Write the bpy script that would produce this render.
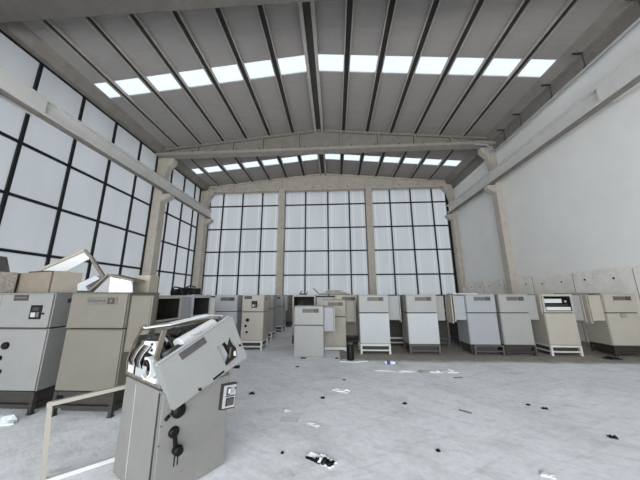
import bpy, bmesh, math, random
from mathutils import Vector, Matrix

random.seed(7)
SC = bpy.context.scene
COL = SC.collection
for o in list(bpy.data.objects):
    bpy.data.objects.remove(o)

# ---------------------------------------------------------------- camera
cam_data = bpy.data.cameras.new('camera')
cam = bpy.data.objects.new('camera', cam_data)
COL.objects.link(cam)
RT = Vector((0.99831725, 0.05788531, -0.00345802))
UP = Vector((0.01563576, -0.21127857, 0.97730082))
FW = Vector((-0.05584075, 0.97571034, 0.21182812))
M = Matrix((RT, UP, -FW)).transposed().to_4x4()
M.translation = Vector((0, 0, 1.6))
cam.matrix_world = M
cam_data.sensor_fit = 'HORIZONTAL'
cam_data.sensor_width = 36.0
cam_data.lens = 253.375 / 640 * 36.0
cam_data.clip_start = 0.05
cam_data.clip_end = 200
SC.camera = cam

# ---------------------------------------------------------------- daylight
W_STRENGTH = 2.2
w = bpy.data.worlds.new('daylight')
SC.world = w
w.use_nodes = True
bgn = w.node_tree.nodes['Background']
bgn.inputs['Color'].default_value = (0.90, 0.955, 1.0, 1)
bgn.inputs['Strength'].default_value = W_STRENGTH

# daylight coming in through the open front of the hall, behind the camera
la = bpy.data.lights.new('front_daylight', 'AREA')
la.shape = 'RECTANGLE'
la.size = 15.0
la.size_y = 5.0
la.energy = 1000
la.color = (0.95, 0.98, 1.0)
lo = bpy.data.objects.new('front_daylight', la)
lo.location = (-0.7, -5.7, 2.7)
lo.rotation_euler = (math.radians(86), 0, 0)
COL.objects.link(lo)

SC.view_settings.view_transform = 'Standard'
SC.view_settings.look = 'None'
SC.view_settings.gamma = 1.0
SC.view_settings.use_curve_mapping = False
SC.view_settings.exposure = 0.43
SC.cycles.max_bounces = 10
SC.cycles.diffuse_bounces = 6
SC.cycles.transmission_bounces = 8

# ---------------------------------------------------------------- materials
def srgb(r, g, b):
    def f(c):
        c /= 255.0
        return c / 12.92 if c <= 0.04045 else ((c + 0.055) / 1.055) ** 2.4
    return (f(r), f(g), f(b), 1)

def mat(name, c, rough=0.6, metal=0.0, var=0.12, scale=6.0, dirt=0.0, bump=0.0, stretch=(1, 1, 1), spec=0.4):
    m = bpy.data.materials.new(name)
    m.use_nodes = True
    nt = m.node_tree
    bs = nt.nodes['Principled BSDF']
    bs.inputs['Roughness'].default_value = rough
    bs.inputs['Metallic'].default_value = metal
    bs.inputs['Specular IOR Level'].default_value = spec
    col = srgb(*c)
    tc = nt.nodes.new('ShaderNodeTexCoord')
    mp = nt.nodes.new('ShaderNodeMapping')
    mp.inputs['Scale'].default_value = stretch
    nt.links.new(tc.outputs['Object'], mp.inputs['Vector'])
    nz = nt.nodes.new('ShaderNodeTexNoise')
    nz.inputs['Scale'].default_value = scale
    nz.inputs['Detail'].default_value = 6
    nz.inputs['Roughness'].default_value = 0.65
    nt.links.new(mp.outputs['Vector'], nz.inputs['Vector'])
    rp = nt.nodes.new('ShaderNodeValToRGB')
    rp.color_ramp.elements[0].position = 0.3
    rp.color_ramp.elements[1].position = 0.7
    rp.color_ramp.elements[0].color = [x * (1 - var) for x in col[:3]] + [1]
    rp.color_ramp.elements[1].color = [min(1, x * (1 + var * 0.6)) for x in col[:3]] + [1]
    nt.links.new(nz.outputs['Fac'], rp.inputs['Fac'])
    last = rp.outputs['Color']
    if dirt > 0:
        n2 = nt.nodes.new('ShaderNodeTexNoise')
        n2.inputs['Scale'].default_value = scale * 6
        n2.inputs['Detail'].default_value = 8
        nt.links.new(tc.outputs['Object'], n2.inputs['Vector'])
        r2 = nt.nodes.new('ShaderNodeValToRGB')
        r2.color_ramp.elements[0].position = 0.60
        r2.color_ramp.elements[1].position = 0.74
        r2.color_ramp.elements[0].color = (0, 0, 0, 1)
        r2.color_ramp.elements[1].color = (dirt, dirt, dirt, 1)
        nt.links.new(n2.outputs['Fac'], r2.inputs['Fac'])
        mx = nt.nodes.new('ShaderNodeMix')
        mx.data_type = 'RGBA'
        nt.links.new(r2.outputs['Color'], mx.inputs[0])
        nt.links.new(last, mx.inputs[6])
        mx.inputs[7].default_value = [x * 0.35 for x in col[:3]] + [1]
        last = mx.outputs[2]
    nt.links.new(last, bs.inputs['Base Color'])
    if bump > 0:
        bp = nt.nodes.new('ShaderNodeBump')
        bp.inputs['Strength'].default_value = bump
        bp.inputs['Distance'].default_value = 0.02
        nt.links.new(nz.outputs['Fac'], bp.inputs['Height'])
        nt.links.new(bp.outputs['Normal'], bs.inputs['Normal'])
    return m

def pane_mat(name, tr, tint, var, scale, diff=0.25):
    m = bpy.data.materials.new(name)
    m.use_nodes = True
    nt = m.node_tree
    for n in list(nt.nodes):
        nt.nodes.remove(n)
    out = nt.nodes.new('ShaderNodeOutputMaterial')
    tl = nt.nodes.new('ShaderNodeBsdfTranslucent')
    df = nt.nodes.new('ShaderNodeBsdfDiffuse')
    df.inputs['Color'].default_value = (diff, diff, diff, 1)
    add = nt.nodes.new('ShaderNodeAddShader')
    tc = nt.nodes.new('ShaderNodeTexCoord')
    mp = nt.nodes.new('ShaderNodeMapping')
    mp.inputs['Scale'].default_value = (1, 1, 0.25)
    nz = nt.nodes.new('ShaderNodeTexNoise')
    nz.inputs['Scale'].default_value = scale
    nz.inputs['Detail'].default_value = 5
    rp = nt.nodes.new('ShaderNodeValToRGB')
    rp.color_ramp.elements[0].position = 0.3
    rp.color_ramp.elements[1].position = 0.7
    rp.color_ramp.elements[0].color = [tr * t * (1 - var) for t in tint] + [1]
    rp.color_ramp.elements[1].color = [tr * t for t in tint] + [1]
    nt.links.new(tc.outputs['Object'], mp.inputs['Vector'])
    nt.links.new(mp.outputs['Vector'], nz.inputs['Vector'])
    nt.links.new(nz.outputs['Fac'], rp.inputs['Fac'])
    nt.links.new(rp.outputs['Color'], tl.inputs['Color'])
    nt.links.new(tl.outputs[0], add.inputs[0])
    nt.links.new(df.outputs[0], add.inputs[1])
    nt.links.new(add.outputs[0], out.inputs['Surface'])
    return m

PANE = pane_mat('milky_sheet', 0.172, (0.95, 0.975, 1.0), 0.12, 1.2, 0.10)
SKYL = pane_mat('skylight_sheet', 0.38, (0.90, 0.96, 1.0), 0.03, 1.0, 0.1)

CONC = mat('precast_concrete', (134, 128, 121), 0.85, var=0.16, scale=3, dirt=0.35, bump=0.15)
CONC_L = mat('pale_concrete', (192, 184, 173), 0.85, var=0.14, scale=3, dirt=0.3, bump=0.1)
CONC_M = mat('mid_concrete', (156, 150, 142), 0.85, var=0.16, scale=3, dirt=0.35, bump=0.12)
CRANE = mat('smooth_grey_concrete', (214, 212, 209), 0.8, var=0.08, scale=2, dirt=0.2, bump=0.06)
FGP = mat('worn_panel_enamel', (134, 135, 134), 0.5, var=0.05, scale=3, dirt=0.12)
CONC_D = mat('dimmed_concrete', (100, 96, 91), 0.85, var=0.18, scale=3, dirt=0.4, bump=0.15)  # concrete darkened in colour to imitate dim light on the nearest beam
GREY_N = mat('dimmed_grey_enamel', (126, 126, 124), 0.5, var=0.06, scale=3, dirt=0.15)  # grey enamel darkened in colour to imitate weaker light near the camera
TAN_N = mat('dimmed_tan_enamel', (106, 102, 93), 0.5, var=0.07, scale=3, dirt=0.15)  # tan enamel darkened likewise, weaker light put into the colour
TAN_R = mat('brightened_tan_enamel', (166, 161, 151), 0.5, var=0.06, scale=3, dirt=0.15)  # tan enamel lightened in colour to make up for weak light
SHADE = mat('painted_shade', (58, 55, 51), 0.7, var=0.2, scale=6, dirt=0.3)  # dark colour standing in for the shade between and under machines
BASEC = mat('shuttered_concrete', (240, 237, 230), 0.9, var=0.13, scale=2.5, dirt=0.45, bump=0.25)
WHITE = mat('white_plaster', (240, 240, 237), 0.8, var=0.04, scale=1.2, bump=0.05)
ROOF = mat('grey_roof_sheet', (154, 149, 146), 0.7, var=0.06, scale=1.5, stretch=(1, 4, 1))
PURL = mat('purlin_concrete', (176, 170, 162), 0.8, var=0.15, scale=4, dirt=0.3)
BLACKF = mat('black_frame', (22, 22, 24), 0.5, var=0.1)
DARK = mat('dark_inside', (40, 37, 35), 0.8, var=0.3, scale=8)
GREY = mat('grey_enamel', (146, 146, 144), 0.45, var=0.05, scale=3, dirt=0.12)
COOL = mat('cool_grey_enamel', (145, 148, 152), 0.45, var=0.05, scale=3, dirt=0.12)
TAN = mat('tan_enamel', (146, 141, 131), 0.5, var=0.06, scale=3, dirt=0.15)
BROWN = mat('brownish_grey_enamel', (112, 105, 95), 0.55, var=0.12, scale=4, dirt=0.3)
PALE = mat('pale_grey_enamel', (166, 169, 172), 0.45, var=0.04, scale=3, dirt=0.1)
WPAINT = mat('white_paint', (196, 196, 194), 0.5, var=0.06, scale=5, dirt=0.25)
STEEL = mat('dull_steel', (80, 77, 76), 0.55, metal=0.2, var=0.2, scale=6, dirt=0.4)
DSTEEL = mat('dark_steel', (48, 46, 45), 0.6, var=0.3, scale=8, dirt=0.4)
RUST = mat('rusty_tan_steel', (104, 95, 82), 0.7, var=0.3, scale=10, dirt=0.5)
PLATE = mat('nameplate_grey', (98, 95, 90), 0.5, var=0.25, scale=30)
PLATED = mat('nameplate_dark', (58, 52, 50), 0.5, var=0.3, scale=40)
BLACK = mat('black_plastic', (11, 11, 11), 0.5, var=0.2, spec=0.2)
SHEETW = mat('white_sheet', (202, 204, 205), 0.5, var=0.05, scale=6, dirt=0.1)
MOTTLED = mat('mottled_board', (140, 134, 128), 0.9, var=0.45, scale=30, dirt=0.4, bump=0.3)
CARD = mat('tan_carton', (158, 151, 138), 0.8, var=0.12, scale=5, dirt=0.2)
CARDD = mat('brown_carton', (126, 117, 103), 0.8, var=0.14, scale=5, dirt=0.2)
BLUE = mat('blue_label', (46, 84, 150), 0.5, var=0.1)
CLEAR = mat('cloudy_plastic', (205, 212, 216), 0.25, var=0.1, scale=20)
MUD = mat('dull_scrap', (150, 146, 138), 0.8, var=0.3, scale=20)

def floor_mat():
    m = bpy.data.materials.new('dusty_screed')
    m.use_nodes = True
    nt = m.node_tree
    N, L = nt.nodes.new, nt.links.new
    bs = nt.nodes['Principled BSDF']
    bs.inputs['Roughness'].default_value = 0.65
    bs.inputs['Specular IOR Level'].default_value = 0.3
    tc = N('ShaderNodeTexCoord')
    def noise(scale, sc=(1, 1, 1), rot=0.0, detail=8, rough=0.65):
        m0 = N('ShaderNodeMapping')
        m0.inputs['Rotation'].default_value = (0, 0, rot)
        L(tc.outputs['Object'], m0.inputs['Vector'])
        mp = N('ShaderNodeMapping')
        mp.inputs['Scale'].default_value = sc
        L(m0.outputs['Vector'], mp.inputs['Vector'])
        n = N('ShaderNodeTexNoise')
        n.inputs['Scale'].default_value = scale
        n.inputs['Detail'].default_value = detail
        n.inputs['Roughness'].default_value = rough
        L(mp.outputs['Vector'], n.inputs['Vector'])
        return n.outputs['Fac']
    def ramp(fac, stops):
        r = N('ShaderNodeValToRGB')
        e = r.color_ramp.elements
        e[0].position, e[0].color = stops[0]
        e[1].position, e[1].color = stops[-1]
        for p, c in stops[1:-1]:
            q = e.new(p)
            q.color = c
        L(fac, r.inputs['Fac'])
        return r.outputs['Color']
    def mix(fac, a, b, mode='MIX'):
        x = N('ShaderNodeMix')
        x.data_type = 'RGBA'
        x.blend_type = mode
        if isinstance(fac, float):
            x.inputs[0].default_value = fac
        else:
            L(fac, x.inputs[0])
        for s, v in ((6, a), (7, b)):
            if isinstance(v, tuple):
                x.inputs[s].default_value = v
            else:
                L(v, x.inputs[s])
        return x.outputs[2]
    base = ramp(noise(0.9), [(0.3, srgb(222, 225, 229)), (0.7, srgb(240, 243, 248))])
    fine = ramp(noise(14, rot=0.4), [(0.35, (0.80, 0.80, 0.80, 1)), (0.62, (1, 1, 1, 1))])
    c = mix(0.6, base, fine, 'MULTIPLY')
    st = ramp(noise(2.6, (1, 2.4, 1), 0.55, 8, 0.72), [(0.36, (0.68, 0.66, 0.64, 1)), (0.5, (1, 1, 1, 1))])
    c = mix(0.45, c, st, 'MULTIPLY')
    st2 = ramp(noise(1.1, (1, 6, 1), -0.45, 7, 0.7), [(0.36, (0.62, 0.60, 0.57, 1)), (0.47, (1, 1, 1, 1))])
    c = mix(0.3, c, st2, 'MULTIPLY')
    wisp = ramp(noise(2.2, (1, 2.5, 1), 0.5, 7, 0.7), [(0.55, (0, 0, 0, 1)), (0.75, (0.55, 0.55, 0.55, 1))])
    c = mix(wisp, c, srgb(228, 232, 238))
    pat = ramp(noise(0.8, (1, 1.6, 1), 0.5, 5, 0.6), [(0.52, (0, 0, 0, 1)), (0.68, (0.7, 0.7, 0.7, 1))])
    c = mix(pat, c, mix(0.85, c, (0.80, 0.765, 0.72, 1), 'MULTIPLY'))
    crumb = ramp(noise(26, (1, 1.3, 1), 0.3, 5, 0.7), [(0.60, (0, 0, 0, 1)), (0.68, (0.55, 0.55, 0.55, 1))])
    c = mix(crumb, c, mix(0.9, c, (0.62, 0.59, 0.55, 1), 'MULTIPLY'))
    spk = ramp(noise(60, detail=3), [(0.70, (0, 0, 0, 1)), (0.76, (0.6, 0.6, 0.6, 1))])
    c = mix(spk, c, srgb(110, 106, 100))
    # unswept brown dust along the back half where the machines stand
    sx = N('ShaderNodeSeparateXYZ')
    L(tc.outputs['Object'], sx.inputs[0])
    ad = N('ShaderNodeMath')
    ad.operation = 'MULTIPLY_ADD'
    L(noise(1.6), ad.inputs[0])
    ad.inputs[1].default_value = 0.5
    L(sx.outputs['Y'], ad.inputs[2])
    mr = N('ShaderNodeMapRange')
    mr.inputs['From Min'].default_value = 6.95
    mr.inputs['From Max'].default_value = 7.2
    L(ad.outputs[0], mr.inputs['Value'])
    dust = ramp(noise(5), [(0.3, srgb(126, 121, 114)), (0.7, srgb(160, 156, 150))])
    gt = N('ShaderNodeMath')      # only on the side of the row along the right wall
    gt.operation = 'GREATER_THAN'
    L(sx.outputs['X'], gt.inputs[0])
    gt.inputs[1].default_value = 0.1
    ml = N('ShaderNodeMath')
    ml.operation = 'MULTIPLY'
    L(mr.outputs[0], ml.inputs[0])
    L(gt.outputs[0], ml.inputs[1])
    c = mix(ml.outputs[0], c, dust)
    L(c, bs.inputs['Base Color'])
    bp = N('ShaderNodeBump')
    bp.inputs['Strength'].default_value = 0.2
    bp.inputs['Distance'].default_value = 0.02
    L(noise(9, (1, 3, 1), 0.6), bp.inputs['Height'])
    L(bp.outputs['Normal'], bs.inputs['Normal'])
    return m
FLOOR = floor_mat()
BEAD = pane_mat('milky_sheet_edge', 0.205, (0.97, 0.98, 1.0), 0.05, 1.2, 0.10)

# ---------------------------------------------------------------- mesh helpers
class MB:
    """collects shapes with a material index each and links them as one mesh object"""
    def __init__(s):
        s.bm = bmesh.new()
        s.mats = []
    def mi(s, m):
        if m not in s.mats:
            s.mats.append(m)
        return s.mats.index(m)
    def _fin(s, faces, m):
        i = s.mi(m)
        for f in faces:
            f.material_index = i
    def box(s, x0, x1, y0, y1, z0, z1, m, bev=0.0, rot=None, piv=None):
        r = bmesh.ops.create_cube(s.bm, size=1.0)
        vs = r['verts']
        for v in vs:
            v.co = Vector((x0 + (v.co.x + .5) * (x1 - x0), y0 + (v.co.y + .5) * (y1 - y0), z0 + (v.co.z + .5) * (z1 - z0)))
        if rot:
            bmesh.ops.rotate(s.bm, verts=vs, cent=piv or ((x0 + x1) / 2, (y0 + y1) / 2, (z0 + z1) / 2), matrix=Matrix.Rotation(rot[0], 3, rot[1]))
        fs = set(f for v in vs for f in v.link_faces)
        s._fin(fs, m)
        if bev > 0:
            es = list(set(e for v in vs for e in v.link_edges))
            rr = bmesh.ops.bevel(s.bm, geom=es, offset=bev, segments=2, affect='EDGES', profile=0.6)
            s._fin(rr['faces'], m)
    def bar(s, a, b, w, h, m, up=(0, 0, 1)):
        """rectangular bar from a to b, w wide, h high"""
        a, b = Vector(a), Vector(b)
        d = (b - a).normalized()
        u = Vector(up)
        if abs(d.dot(u)) > 0.98:
            u = Vector((0, 1, 0))
        x = d.cross(u).normalized()
        z = x.cross(d).normalized()
        vs = [s.bm.verts.new(p + x * sx * w / 2 + z * sz * h / 2) for p in (a, b) for sx, sz in ((-1, -1), (1, -1), (1, 1), (-1, 1))]
        fs = [s.bm.faces.new([vs[i] for i in q]) for q in ((0, 3, 2, 1), (4, 5, 6, 7), (0, 1, 5, 4), (1, 2, 6, 5), (2, 3, 7, 6), (3, 0, 4, 7))]
        s._fin(fs, m)
    def tube(s, pts, r, m, n=12, r2=None):
        pts = [Vector(p) for p in pts]
        rings = []
        for i, p in enumerate(pts):
            d = (pts[min(i + 1, len(pts) - 1)] - pts[max(i - 1, 0)]).normalized()
            u = Vector((0, 0, 1)) if abs(d.z) < 0.9 else Vector((1, 0, 0))
            x = d.cross(u).normalized()
            y = d.cross(x).normalized()
            rr = r if r2 is None else r + (r2 - r) * i / max(1, len(pts) - 1)
            rings.append([s.bm.verts.new(p + (x * math.cos(2 * math.pi * k / n) + y * math.sin(2 * math.pi * k / n)) * rr) for k in range(n)])
        fs = []
        for A, B in zip(rings, rings[1:]):
            for k in range(n):
                f = s.bm.faces.new((A[k], A[(k + 1) % n], B[(k + 1) % n], B[k]))
                f.smooth = True
                fs.append(f)
        fs.append(s.bm.faces.new(rings[0]))
        fs.append(s.bm.faces.new(list(reversed(rings[-1]))))
        s._fin(fs, m)
    def prism(s, poly, ext, m):
        """closed polygon of 3-D points extruded by the vector ext"""
        a = [s.bm.verts.new(Vector(p)) for p in poly]
        b = [s.bm.verts.new(Vector(p) + Vector(ext)) for p in poly]
        n = len(a)
        fs = [s.bm.faces.new(list(reversed(a))), s.bm.faces.new(b)]
        for k in range(n):
            fs.append(s.bm.faces.new((a[k], a[(k + 1) % n], b[(k + 1) % n], b[k])))
        s._fin(fs, m)
    def lathe(s, prof, c, m, n=20, axis='Z'):
        c = Vector(c)
        rings = []
        for r, h in prof:
            ring = []
            for k in range(n):
                a = 2 * math.pi * k / n
                q = (r * math.cos(a), r * math.sin(a), h)
                if axis == 'Y':
                    q = (q[0], q[2], q[1])
                elif axis == 'X':
                    q = (q[2], q[0], q[1])
                ring.append(s.bm.verts.new(c + Vector(q)))
            rings.append(ring)
        fs = []
        for A, B in zip(rings, rings[1:]):
            for k in range(n):
                f = s.bm.faces.new((A[k], A[(k + 1) % n], B[(k + 1) % n], B[k]))
                f.smooth = True
                fs.append(f)
        fs.append(s.bm.faces.new(list(reversed(rings[0]))))
        fs.append(s.bm.faces.new(rings[-1]))
        s._fin(fs, m)
    def quad(s, pts, m):
        f = s.bm.faces.new([s.bm.verts.new(Vector(p)) for p in pts])
        s._fin([f], m)
    def mesh(s, name):
        bmesh.ops.recalc_face_normals(s.bm, faces=s.bm.faces[:])
        me = bpy.data.meshes.new(name)
        s.bm.to_mesh(me)
        s.bm.free()
        for m in s.mats:
            me.materials.append(m)
        return me
    def build(s, name, parent=None, loc=None, rotz=0.0):
        o = bpy.data.objects.new(name, s.mesh(name))
        COL.objects.link(o)
        if parent:
            o.parent = parent
        if loc:
            o.location = loc
        o.rotation_euler.z = rotz
        return o

def tag(o, label, cat=None, group=None, kind=None):
    if label:
        o['label'] = label
    if cat:
        o['category'] = cat
    if group:
        o['group'] = group
    if kind:
        o['kind'] = kind
    return o

def thing(name, label, cat, loc=(0, 0, 0), rotz=0.0, group=None):
    o = bpy.data.objects.new(name, None)
    o.empty_display_size = 0.1
    COL.objects.link(o)
    o.location = loc
    o.rotation_euler.z = rotz
    return tag(o, label, cat, group)

def struct(o, label=None):
    return tag(o, label, None, None, 'structure')

# ================================================================= THE HALL
XL, XR, YF, YB = -10.0, 8.6, -6.0, 18.0
RX, RZ, RS = -0.75, 10.62, 0.097          # ridge position, ceiling height there, roof slope
def rz(x):
    return RZ - abs(x - RX) * RS

b = MB()
b.box(XL - 0.4, XR + 0.3, YF - 0.5, YB + 0.6, -0.2, 0, FLOOR)
struct(b.build('floor'), 'dusty pale grey concrete screed floor')

# right wall: white plaster above, shuttered concrete below with a ragged edge between them
b = MB()
b.box(XR, XR + 0.2, YF, YB + 0.3, 0, 9.9, WHITE)
struct(b.build('wall_right'), 'tall white plastered wall above the concrete base')
b = MB()
prof = [(YF, 0), (YB, 0)]
n = 70
prof += [(YB + (YF - YB) * k / n, 2.37 + random.uniform(-0.022, 0.022) + 0.02 * math.sin(k * 0.5)) for k in range(n + 1)]
b.prism([(XR - 0.05, y, z) for y, z in prof], (0.08, 0, 0), BASEC)
for k in range(14):
    y = 5.6 + k * 0.92
    b.lathe([(0.035, -0.012), (0.03, 0.0)], (XR - 0.05, y, 2.05 + 0.03 * math.sin(k * 5)), DARK, 10, 'X')
for k in range(6):
    b.box(XR - 0.056, XR - 0.04, 5.9 + k * 1.9, 5.915 + k * 1.9, 0, 2.33, CONC)
struct(b.build('baseboard_right'), 'raw concrete wall base with formwork holes')

# low wall under the glazing
b = MB()
b.box(XL - 0.2, XL, YF, YB + 0.1, 0, 1.24, BASEC)
b.box(XL - 0.2, XL, 17.32, YB + 0.1, 1.24, 9.45, CONC_L)
b.box(XL - 0.2, XL, 12.58, 13.08, 1.24, 9.45, CONC_L)
struct(b.build('wall_left'), 'low concrete wall under the left glazing')
b = MB()
b.box(XL - 0.2, XR + 0.2, YB + 0.02, YB + 0.22, 0, 1.5, BASEC)
b.box(XL - 0.2, XR + 0.2, YB + 0.02, YB + 0.22, 9.25, 10.75, CONC)
b.box(XL - 0.2, -9.5, YB, YB + 0.22, 1.5, 9.25, CONC_L)
b.box(8.32, XR + 0.2, YB, YB + 0.22, 1.5, 9.25, CONC_L)
struct(b.build('wall_back'), 'low concrete wall under the back glazing')

b = MB()     # unseen front wall with a gateway, added to keep light off the near ceiling
b.box(XL - 0.2, XR + 0.2, YF - 0.2, YF, 5.4, 10.75, CONC)
b.box(XL - 0.2, -8.4, YF - 0.2, YF, 0, 5.4, CONC)
b.box(7.0, XR + 0.2, YF - 0.2, YF, 0, 5.4, CONC)
struct(b.build('wall_front_added'), 'unseen front wall with a gateway, added to keep light off the near ceiling')

HZ = [1.24, 2.96, 4.68, 6.40, 8.12, 9.45]
def left_window(name, y0, y1, verts, label):
    p = MB()
    for z0, z1 in zip(HZ, HZ[1:]):
        ys = [y0] + verts + [y1]
        for a, c in zip(ys, ys[1:]):
            p.quad(((XL, a, z0), (XL, c, z0), (XL, c, z1), (XL, a, z1)), PANE)
    o = struct(p.build(name), label)
    f = MB()
    for z in HZ:
        f.box(XL - 0.02, XL + 0.05, y0, y1, z - 0.045, z + 0.045, BLACKF)
    for y in [y0 + 0.03] + verts + [y1 - 0.03]:
        f.box(XL - 0.02, XL + 0.06, y - 0.045, y + 0.045, HZ[0], HZ[-1], BLACKF)
    f.build('window_frame', o)
left_window('window_1', YF, 12.58, [-5.6, -4.05, -2.5, -0.95, 0.55, 2.08, 3.62, 5.15, 6.69, 8.22, 9.76, 11.29], 'large milky glazing of the long left wall bay')
left_window('window_2', 13.08, 17.32, [13.94, 15.28, 16.58], 'narrow milky glazing of the far left wall bay')

BC = [-9.74, -3.86, 2.58, 8.45]       # centres of the columns along the back wall
def back_window(name, x0, x1, verts, label, z0=1.5, edge=0.03):
    zs = [z0, 2.98, 4.70, 6.42, 8.22, 9.3]
    p = MB()
    xs = [x0] + verts + [x1]
    for a, c in zip(zs, zs[1:]):
        for u, v in zip(xs, xs[1:]):
            cut = [u, u + .24, u + .31, v - .31, v - .24, v]
            for q, (k, l) in enumerate(zip(cut, cut[1:])):
                p.quad(((k, YB, a), (l, YB, a), (l, YB, c), (k, YB, c)), BEAD if q in (1, 3) else PANE)
    o = struct(p.build(name), label)
    f = MB()
    for z in zs:
        f.box(x0, x1, YB - 0.05, YB + 0.02, z - 0.045, z + 0.045, BLACKF)
    for x in verts:
        f.box(x - 0.045, x + 0.045, YB - 0.06, YB + 0.02, z0, 9.3, BLACKF)
    f.box(x1 - 0.02 - edge, x1 - 0.01, YB - 0.06, YB + 0.02, z0, 9.3, BLACKF)
    f.box(x0 + 0.005, x0 + 0.03, YB - 0.05, YB + 0.02, z0, 9.3, BLACKF)
    f.build('window_frame', o)
back_window('window_3', -9.5, -4.08, [-8.45, -6.93, -5.4], 'milky back wall glazing left of the first middle column')
back_window('window_4', -3.64, 2.36, [-2.1, -0.43, 1.16], 'milky back wall glazing between the two middle columns')
back_window('window_5', 2.80, 8.32, [4.16, 5.66, 7.2], 'milky back wall glazing beside the right wall', edge=0.14)

# ---- roof: grey sheets, daylight strips
STRIPS = [(0.9, 1.66), (7.95, 8.72), (14.93, 15.66)]
EDL, EDR = XL + 0.57, XR - 0.54
b = MB()
segs = []
y = YF
for s0, s1 in STRIPS:
    segs.append((y, s0))
    y = s1
segs.append((y, YB + 0.1))
for y0, y1 in segs:
    for xa, xb in ((XL - 0.2, RX), (RX, XR + 0.2)):
        b.prism([(xa, y0, rz(xa)), (xb, y0, rz(xb)), (xb, y0, rz(xb) + 0.08), (xa, y0, rz(xa) + 0.08)], (0, y1 - y0, 0), ROOF)
    k = y0 + 1.05
    while k < y1 - 0.3:           # lapped sheet joints
        for xa, xb in ((EDL, RX), (RX, EDR)):
            b.prism([(xa, k, rz(xa) - 0.006), (xb, k, rz(xb) - 0.006), (xb, k, rz(xb) + 0.02), (xa, k, rz(xa) + 0.02)], (0, 0.02, 0), ROOF)
        k += 1.05
for s0, s1 in STRIPS:             # closed roof over the gutters at the ends of each daylight strip
    for xa, xb in ((XL - 0.2, EDL - 0.04), (EDR + 0.04, XR + 0.2)):
        b.prism([(xa, s0, rz(xa)), (xb, s0, rz(xb)), (xb, s0, rz(xb) + 0.08), (xa, s0, rz(xa) + 0.08)], (0, s1 - s0, 0), ROOF)
struct(b.build('ceiling'), 'grey sheet roof of the hall seen from below')
wn = 6
for (s0, s1), where in zip(STRIPS, ('front', 'middle', 'far')):
    for xa, xb, side in ((EDL - 0.04, RX, 'left'), (RX, EDR + 0.04, 'right')):
        p = MB()
        p.quad(((xa, s0, rz(xa) + 0.04), (xb, s0, rz(xb) + 0.04), (xb, s1, rz(xb) + 0.04), (xa, s1, rz(xa) + 0.04)), SKYL)
        struct(p.build('window_%d' % wn), 'bright daylight strip in the %s roof slope, %s bay' % (side, where))
        wn += 1

# ---- purlins: inverted channels running along the hall, a double one at the ridge
PX_ = [-8.66, -7.37, -6.08, -4.79, -3.49, -2.19, 0.6, 1.88, 3.15, 4.42, 5.69, 6.96]
BAYS = [(YF, 4.85, 'front'), (5.3, 12.45, 'middle'), (12.75, 17.6, 'far')]
ORD = ['first', 'second', 'third', 'fourth', 'fifth', 'sixth']
for y0, y1, bay in BAYS:
    for x in PX_:
        b = MB()
        z = rz(x) - 0.005
        b.box(x - 0.125, x - 0.09, y0, y1, z - 0.12, z, PURL)
        b.box(x + 0.09, x + 0.125, y0, y1, z - 0.12, z, PURL)
        b.box(x - 0.09, x + 0.09, y0, y1, z - 0.05, z, DSTEEL)  # groove coloured dark to deepen the shade inside the channel
        k = (5 - PX_.index(x)) if x < RX else PX_.index(x) - 6
        struct(b.build('roof_beam'), '%s purlin %s of the ridge in the %s roof bay' % (ORD[k], 'left' if x < RX else 'right', bay))
    b = MB()
    for sg in (-1, 1):
        xx = RX + sg * 0.19
        b.box(xx - 0.03, xx + 0.03, y0, y1, rz(xx) - 0.19, rz(xx) + 0.0, PURL)
        b.box(xx - 0.06, xx + 0.06, y0, y1, rz(xx) - 0.21, rz(xx) - 0.17, PURL)
    b.box(RX - 0.16, RX + 0.16, y0, y1, RZ - 0.05, RZ - 0.03, STEEL)
    struct(b.build('roof_beam'), 'double ridge purlin with a dark slot, %s roof bay' % bay)

# ---- eaves gutters
def gutter(poly, label, name):
    b = MB()
    b.prism([(x, YF, z) for x, z in poly], (0, YB - YF + 0.1, 0), CONC)
    return struct(b.build(name), label)
gutter([(XL - 1.7, 9.46), (XL + 0.06, 9.46), (XL + 0.30, 9.44), (EDL, rz(EDL) - 0.01), (EDL, rz(EDL) + 0.05), (XL - 1.7, 9.7)], 'concrete gutter beam along the left eave, with an overhang added to shade the glazing', 'trim_1')  # unseen outer overhang lengthened to shade the upper panes
gutter([(XR + 0.5, 9.0), (XR - 0.1, 9.0), (XR - 0.12, 9.42), (XR - 0.32, 9.43), (EDR, rz(EDR) - 0.01), (EDR, rz(EDR) + 0.05), (XR + 0.5, 9.9)], 'concrete gutter beam along the right eave', 'trim_2')

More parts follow.
